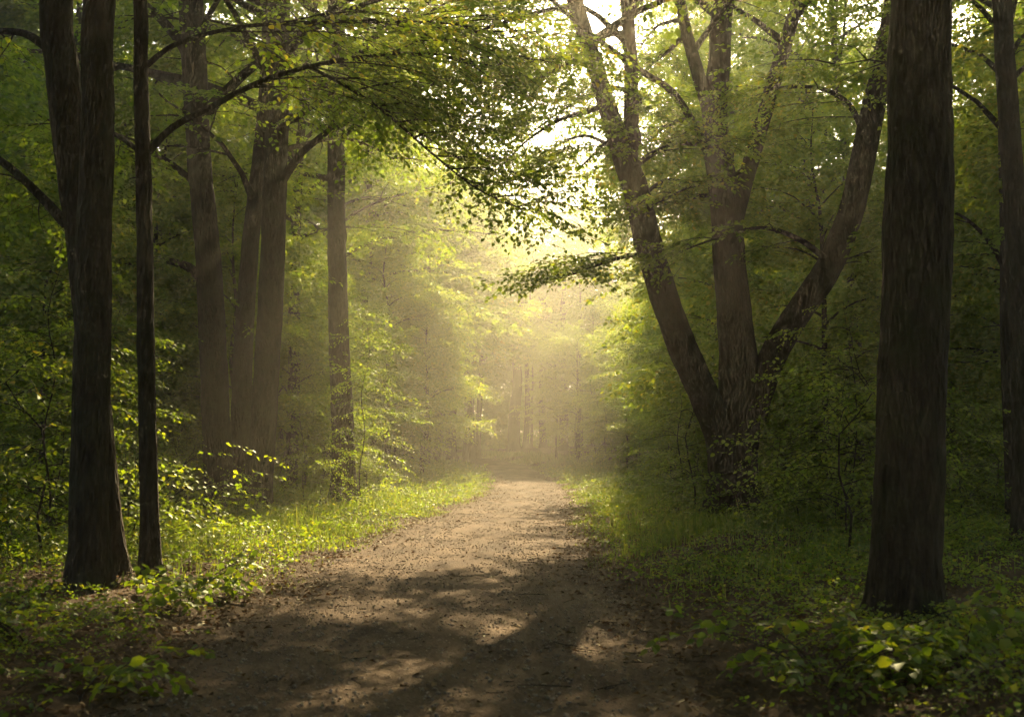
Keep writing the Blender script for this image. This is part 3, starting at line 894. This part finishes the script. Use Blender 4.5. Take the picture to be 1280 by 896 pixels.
# young trees that wall the sunny opening on both sides
g = RS(28)
for y in np.arange(25.5, 56, 2.1):
    for sd in (-1, 1):
        yy = y + g.uniform(-.8, .8); x = float(path_x(yy)) + sd * (float(path_hw(yy)) + g.uniform(1.9, 4.4) + (.8 if yy < 30 else 0))
        if sd > 0 and (yy < 32 or hides(x, yy, .6)): continue
        placed.append((x, yy))
        put("young_tree", YOUNG_PROTO[g.randint(0, 4)], "young leafy tree lining the path", "young tree", x, yy, g.uniform(0, 6.28), g.uniform(.65, 1.0))
for px, py, d, sc, lab in [
    (452, 632, 22.3, .95, "bright leafy sapling growing close beside the straight grey brown trunk"),
    (398, 640, 21.2, .8, "bright leafy sapling on the bank before the straight grey brown trunk"),
    (296, 668, 19.2, .5, "little sapling whose leaves cross the foot of the three-stemmed tree"),
    (1000, 668, 18.4, .7, "slim sapling rising next to the foot of the broad forked tree"),
    (1050, 672, 17.5, .95, "thin bare-stemmed sapling between the forked tree and the massive trunk"),
]:
    p = P(px, py, d); placed.append((float(p[0]), d))
    put("sapling", SAP_PROTO[int(d * 10) % 5], "", "sapling", float(p[0]), d, px, sc, lab)
for i, (x, y, H) in enumerate([(2.2, 75, 20), (6.8, 77, 21), (-3.0, 78, 18)]):
    b = P(640, 560, y); pxx = 640 + x / y * F
    slim_tree(pxx, 560, 8, y, 1, ("tall pale tree standing alone far beyond the path bend", "tallest pale tree far beyond the path bend", "pale tree far behind the end of the hazy row")[i], 340 + i, H, 5.5, 4.6, 20, far=True)

# saplings and shrubs
g = RS(23)
tries = n = 0
while tries < 6000 and n < 210:
    tries += 1
    y = g.uniform(11.5, 55) if g.rand() < .7 else g.uniform(11.5, 28); x = g.uniform(-22, 22)
    if not in_view(x, y, .5): continue
    off = abs(x - float(path_x(y))) - float(path_hw(y))
    if off < 2.4 or not free(x, y, .8) or hides(x, y, 1.0 if 13 < y < 21 else .35): continue
    placed.append((x, y)); n += 1
    put("sapling", SAP_PROTO[g.randint(0, 5)], "thin leafy sapling", "sapling", x, y, g.uniform(0, 6.28), g.uniform(.75, 1.15))
tries = n = 0
while tries < 6000 and n < 170:
    tries += 1
    y = g.uniform(10, 50) if g.rand() < .6 else g.uniform(10, 24); x = g.uniform(-20, 20)
    if not in_view(x, y, .3): continue
    off = abs(x - float(path_x(y))) - float(path_hw(y))
    if off < 1.9 or (x > 0 and 11 < y < 36 and off < 3.6) or not free(x, y, .55) or hides(x, y, .45 if 14 < y < 21 else .1): continue
    placed.append((x, y)); n += 1
    put("leafy_shrub", SHRUB_PROTO[g.randint(0, 4)], "low leafy shrub", "shrub", x, y, g.uniform(0, 6.28), g.uniform(.7, 1.15))

# ------------------------------------------------------------------ ground cover, grass, litter, pebbles
def scatter(n, seed, y0, y1, dmin, dmax, power=1.0):
    """Random ground points at dmin..dmax metres beyond the path's edge, denser near the camera."""
    g = RS(seed)
    y = y0 + (y1 - y0) * g.rand(n) ** power
    s = np.where(g.rand(n) < .5, -1, 1)
    d = dmin + (dmax - dmin) * g.rand(n)
    x = path_x(y) + s * (path_hw(y) + d)
    return x, y, d, s, g


def ground_cover():
    x, y, d, s, g = scatter(120000, 31, 4.0, 46, .1, 11, 1.5)
    k_ = (np.abs(x) < y * 640 / F + .8) & (g.rand(len(x)) < smooth(.1, .1 + np.where(s > 0, np.interp(y, [5, 9, 13], [1.7, 1.1, .4]), np.interp(y, [5, 10, 15], [1.1, .9, .5])), d) * np.interp(y, [4, 9, 16, 30, 46], [.7, .65, .55, .6, .9]))
    k_ &= wob(x, y, .8) + .5 * wob(x, y, 2.3) > -1.1
    k_ &= (g.rand(len(x)) < .4) | ~((s > 0) & (y > 12.5) & (y < 42) & (d < 2.8))
    x, y, d = x[k_], y[k_], d[k_]; n = len(x)
    z = ground_z(x, y) + .01 + .20 * smooth(.2, 2.4, d) * g.rand(n) * (.65 + .35 * np.tanh(wob(x, y, 1.1)))
    pos = np.stack([x, y, z], -1)
    v, f = place(SPR_HERB, pos, g.uniform(0, 6.28, n), g.normal(.25, .3, n), g.normal(0, .35, n), g.uniform(.35, 1.1, n) * np.interp(y, [4, 9, 20, 46], [.6, .8, 1, 1.5]), 5)
    o = mesh_tri("ground_cover", v, f, HERB); o['kind'] = 'stuff'; o['label'] = 'low leafy herbs covering the forest floor'


def grass():
    n = 210000
    x, y, d, s, g = scatter(n, 32, 7.5, 66, -.18, 4.6, 1.1)
    dens = smooth(9, 16, y) * (1 - smooth(2.6, 4.6, d)) * (.55 + .45 * np.tanh(2 * wob(x, y, 1.3)))
    k_ = g.rand(n) < dens
    x, y, d = x[k_], y[k_], d[k_]; n = len(x)
    z = ground_z(x, y) - .01
    h = (.05 + .17 * smooth(-.1, 1.0, d)) * g.uniform(.4, 1.25, n) * (1 + .9 * (g.rand(n) < .05)) * (.8 + .35 * np.tanh(1.5 * wob(x, y, 2.1)))
    a = g.uniform(0, 6.28, n); lean = g.uniform(.1, .6, n) * h
    w = g.uniform(.003, .0055, n) * (1 + y / 26)
    b = a + 1.57 + g.normal(0, .4, n)
    B = np.stack([x, y, z], -1); W = np.stack([np.cos(b) * w, np.sin(b) * w, 0 * w], -1)
    D = np.stack([np.cos(a) * lean, np.sin(a) * lean, 0 * a], -1); U = np.stack([0 * h, 0 * h, h], -1)
    V = np.stack([B - W, B + W, B + .3 * D + .55 * U - .8 * W, B + .3 * D + .55 * U + .8 * W, B + D + U * .95], 1).reshape(-1, 3)
    f = np.array([[0, 1, 3], [0, 3, 2], [2, 3, 4]])
    Fc = (f[None] + (np.arange(n) * 5)[:, None, None]).reshape(-1, 3)
    o = mesh_tri("grass", V, Fc, GRASS); o['kind'] = 'stuff'; o['label'] = 'sunlit grass along both edges of the path'


def litter():
    n = 75000
    g = RS(33)
    y = 3.6 + 40 * g.rand(n) ** 1.7
    u = g.normal(0, 1, n)
    x = path_x(y) + u * (path_hw(y) * 1.5 + 1.0)
    d = np.abs(x - path_x(y)) - path_hw(y)
    keep = g.rand(n) < np.clip(.05 + .95 * smooth(-.75 + .3 * wob(x, y, 1.7), .25, d), 0, 1)
    keep &= np.abs(x) < y * 640 / F + .5
    x, y, d = x[keep], y[keep], d[keep]; n = len(x)
    z = ground_z(x, y) + .016 + .018 * (d < 0) + .012 * g.rand(n)
    lv, lf = leaf_verts(.06, .042, False)
    lv = lv * np.array([1, 1, 2.2])
    M = rot_zyx(g.uniform(0, 6.28, n), g.normal(0, .25, n), g.normal(0, .35, n))
    sc = .3 + .9 * g.rand(n) ** 1.6
    V = np.einsum('nij,kj->nki', M, lv) * sc[:, None, None] + np.stack([x, y, z], -1)[:, None, :]
    Fc = (lf[None] + (np.arange(n) * len(lv))[:, None, None]).reshape(-1, 3)
    o = mesh_tri("fallen_leaves", V.reshape(-1, 3), Fc, LITTER); o['kind'] = 'stuff'; o['label'] = 'dry brown fallen leaves along the path edges'


def pebbles():
    n = 60000
    g = RS(34)
    y = 3.6 + 36 * g.rand(n) ** 1.6
    x = path_x(y) + g.uniform(-1, 1, n) * path_hw(y) * .98
    k_ = np.abs(x) < y * 640 / F + .5
    x, y = x[k_], y[k_]; n = len(x)
    u = (x - path_x(y)) / path_hw(y)
    z = ground_z(x, y) + .012 + .017 * (1 - u * u)
    o_v = np.array([[1, 0, 0], [0, 1, 0], [-1, 0, 0], [0, -1, 0], [0, 0, 1], [0, 0, -1]], float)
    o_f = np.array([[0, 1, 4], [1, 2, 4], [2, 3, 4], [3, 0, 4], [1, 0, 5], [2, 1, 5], [3, 2, 5], [0, 3, 5]])
    s = (.0025 + .014 * g.rand(n) ** 6)[:, None] * g.uniform(.6, 1.3, (n, 3)) * np.array([1.2, 1.2, .7])
    M = rot_zyx(g.uniform(0, 6.28, n), g.normal(0, .2, n), g.normal(0, .2, n))
    V = np.einsum('nij,nkj->nki', M, o_v[None] * s[:, None, :]) + np.stack([x, y, z], -1)[:, None, :]
    Fc = (o_f[None] + (np.arange(n) * 6)[:, None, None]).reshape(-1, 3)
    o = mesh_tri("pebbles", V.reshape(-1, 3), Fc, STONE); o['kind'] = 'stuff'; o['label'] = 'small stones and crumbs of earth on the path'


def twigs():
    g = RS(35)
    parts = []
    for i in range(520):
        y = 4 + 26 * g.rand() ** 1.4
        s = -1 if g.rand() < .5 else 1
        d = g.normal(.1, .8)
        x = float(path_x(y)) + s * (float(path_hw(y)) + d)
        a = g.uniform(0, 6.28); l = .06 + .3 * g.rand() ** 2
        q = np.array([[x + math.cos(a) * l * (t - .5), y + math.sin(a) * l * (t - .5), 0] for t in (0, .5, 1)])
        q[1, :2] += g.normal(0, .03 * l / .2, 2)
        q[:, 2] = ground_z(q[:, 0], q[:, 1]) + .03
        parts.append(tube(q, np.array([.004, .0035, .0015]) * g.uniform(.6, 1.3), 5, step=.1))
    v, q = join(parts)
    o = mesh_tri("twigs", v, q, BARK, None, 4, True); o['kind'] = 'stuff'; o['label'] = 'small fallen twigs along the path'


ground_cover(); grass(); litter(); pebbles(); twigs()

# broad-leaved plants at the near edges
for i, (px, py, d, lab) in enumerate([
    (1120, 850, 6.9, "broad-leaved plant at the foot of the massive mossy trunk"),
    (1215, 880, 6.3, "dark broad-leaved plant in the lower corner beside the massive trunk"),
    (1040, 890, 6.2, "broad-leaved plant between the massive trunk and the path's dark edge"),
    (30, 810, 7.2, "broad-leaved plant with pale lit leaves below the thick straight trunk"),
    (110, 880, 6.1, "broad-leaved plant in the dark lower corner opposite the massive trunk"),
    (235, 770, 9.6, "broad-leaved plant beside the slender dark trunk"),
]):
    p = P(px, py, d)
    put("broad_leaf_plant", BROAD_PROTO[i % 3], "", "plant", float(p[0]), d, i * 1.7, 1.0, lab, .01)

# ------------------------------------------------------------------ the far wood that closes the view, and an unseen shading ring
def far_woods():
    g = RS(61)
    n = 20000
    a = g.uniform(-.62, .62, n); d = g.uniform(82, 118, n)
    m_ = 9000
    a2 = g.uniform(.75, 6.283 - .75, m_); d2 = g.uniform(38, 58, m_)  # unseen leaf ring beside and behind the camera, added to block low sky light
    x = np.concatenate([np.tan(a) * d, np.sin(a2) * d2 + 0 * a2]); y = np.concatenate([d, np.cos(a2) * d2]); n += m_
    z = ground_z(x, y) + np.where(y > 60, np.minimum(31, .56 * (y - 47)), 20) * g.rand(n) ** 1.2 * (.75 + .25 * np.sin(x * .35) * np.cos(y * .3))
    keep = wob(x * .6, z * .8 + y * .5, 1.0) > -.9
    x, y, z = x[keep], y[keep], z[keep]; n = len(x)
    v, f = place(SPR_FAR, np.stack([x, y, z], -1), g.uniform(0, 6.28, n), g.normal(-.1, .25, n), g.normal(0, .3, n), g.uniform(1.5, 2.6, n), 6)
    o = mesh_tri("far_woods", v, f, LEAF); o['kind'] = 'stuff'; o['label'] = 'hazy far wood closing the view behind the bend, with an unseen shading ring'


far_woods()

# ------------------------------------------------------------------ haze
def haze():
    lo, hi = np.array([-115., -65., -2.5]), np.array([115., 220., 36.])
    c8 = np.array([[x, y, z] for x in (lo[0], hi[0]) for y in (lo[1], hi[1]) for z in (lo[2], hi[2])])
    f = np.array([[0, 1, 3, 2], [4, 6, 7, 5], [0, 4, 5, 1], [2, 3, 7, 6], [0, 2, 6, 4], [1, 5, 7, 3]])
    m, nt, out = mat_new("haze_air")
    pv = N(nt, "ShaderNodeVolumePrincipled")
    pv.inputs["Color"].default_value = (1.0, .95, .78, 1)
    pv.inputs["Density"].default_value = HAZE_DENSITY
    pv.inputs["Anisotropy"].default_value = HAZE_G
    nt.links.new(pv.outputs[0], out.inputs["Volume"])
    o = mesh_tri("haze", c8, f, m, None, 4); o['kind'] = 'stuff'; o['label'] = 'golden morning mist in the wood'


haze()
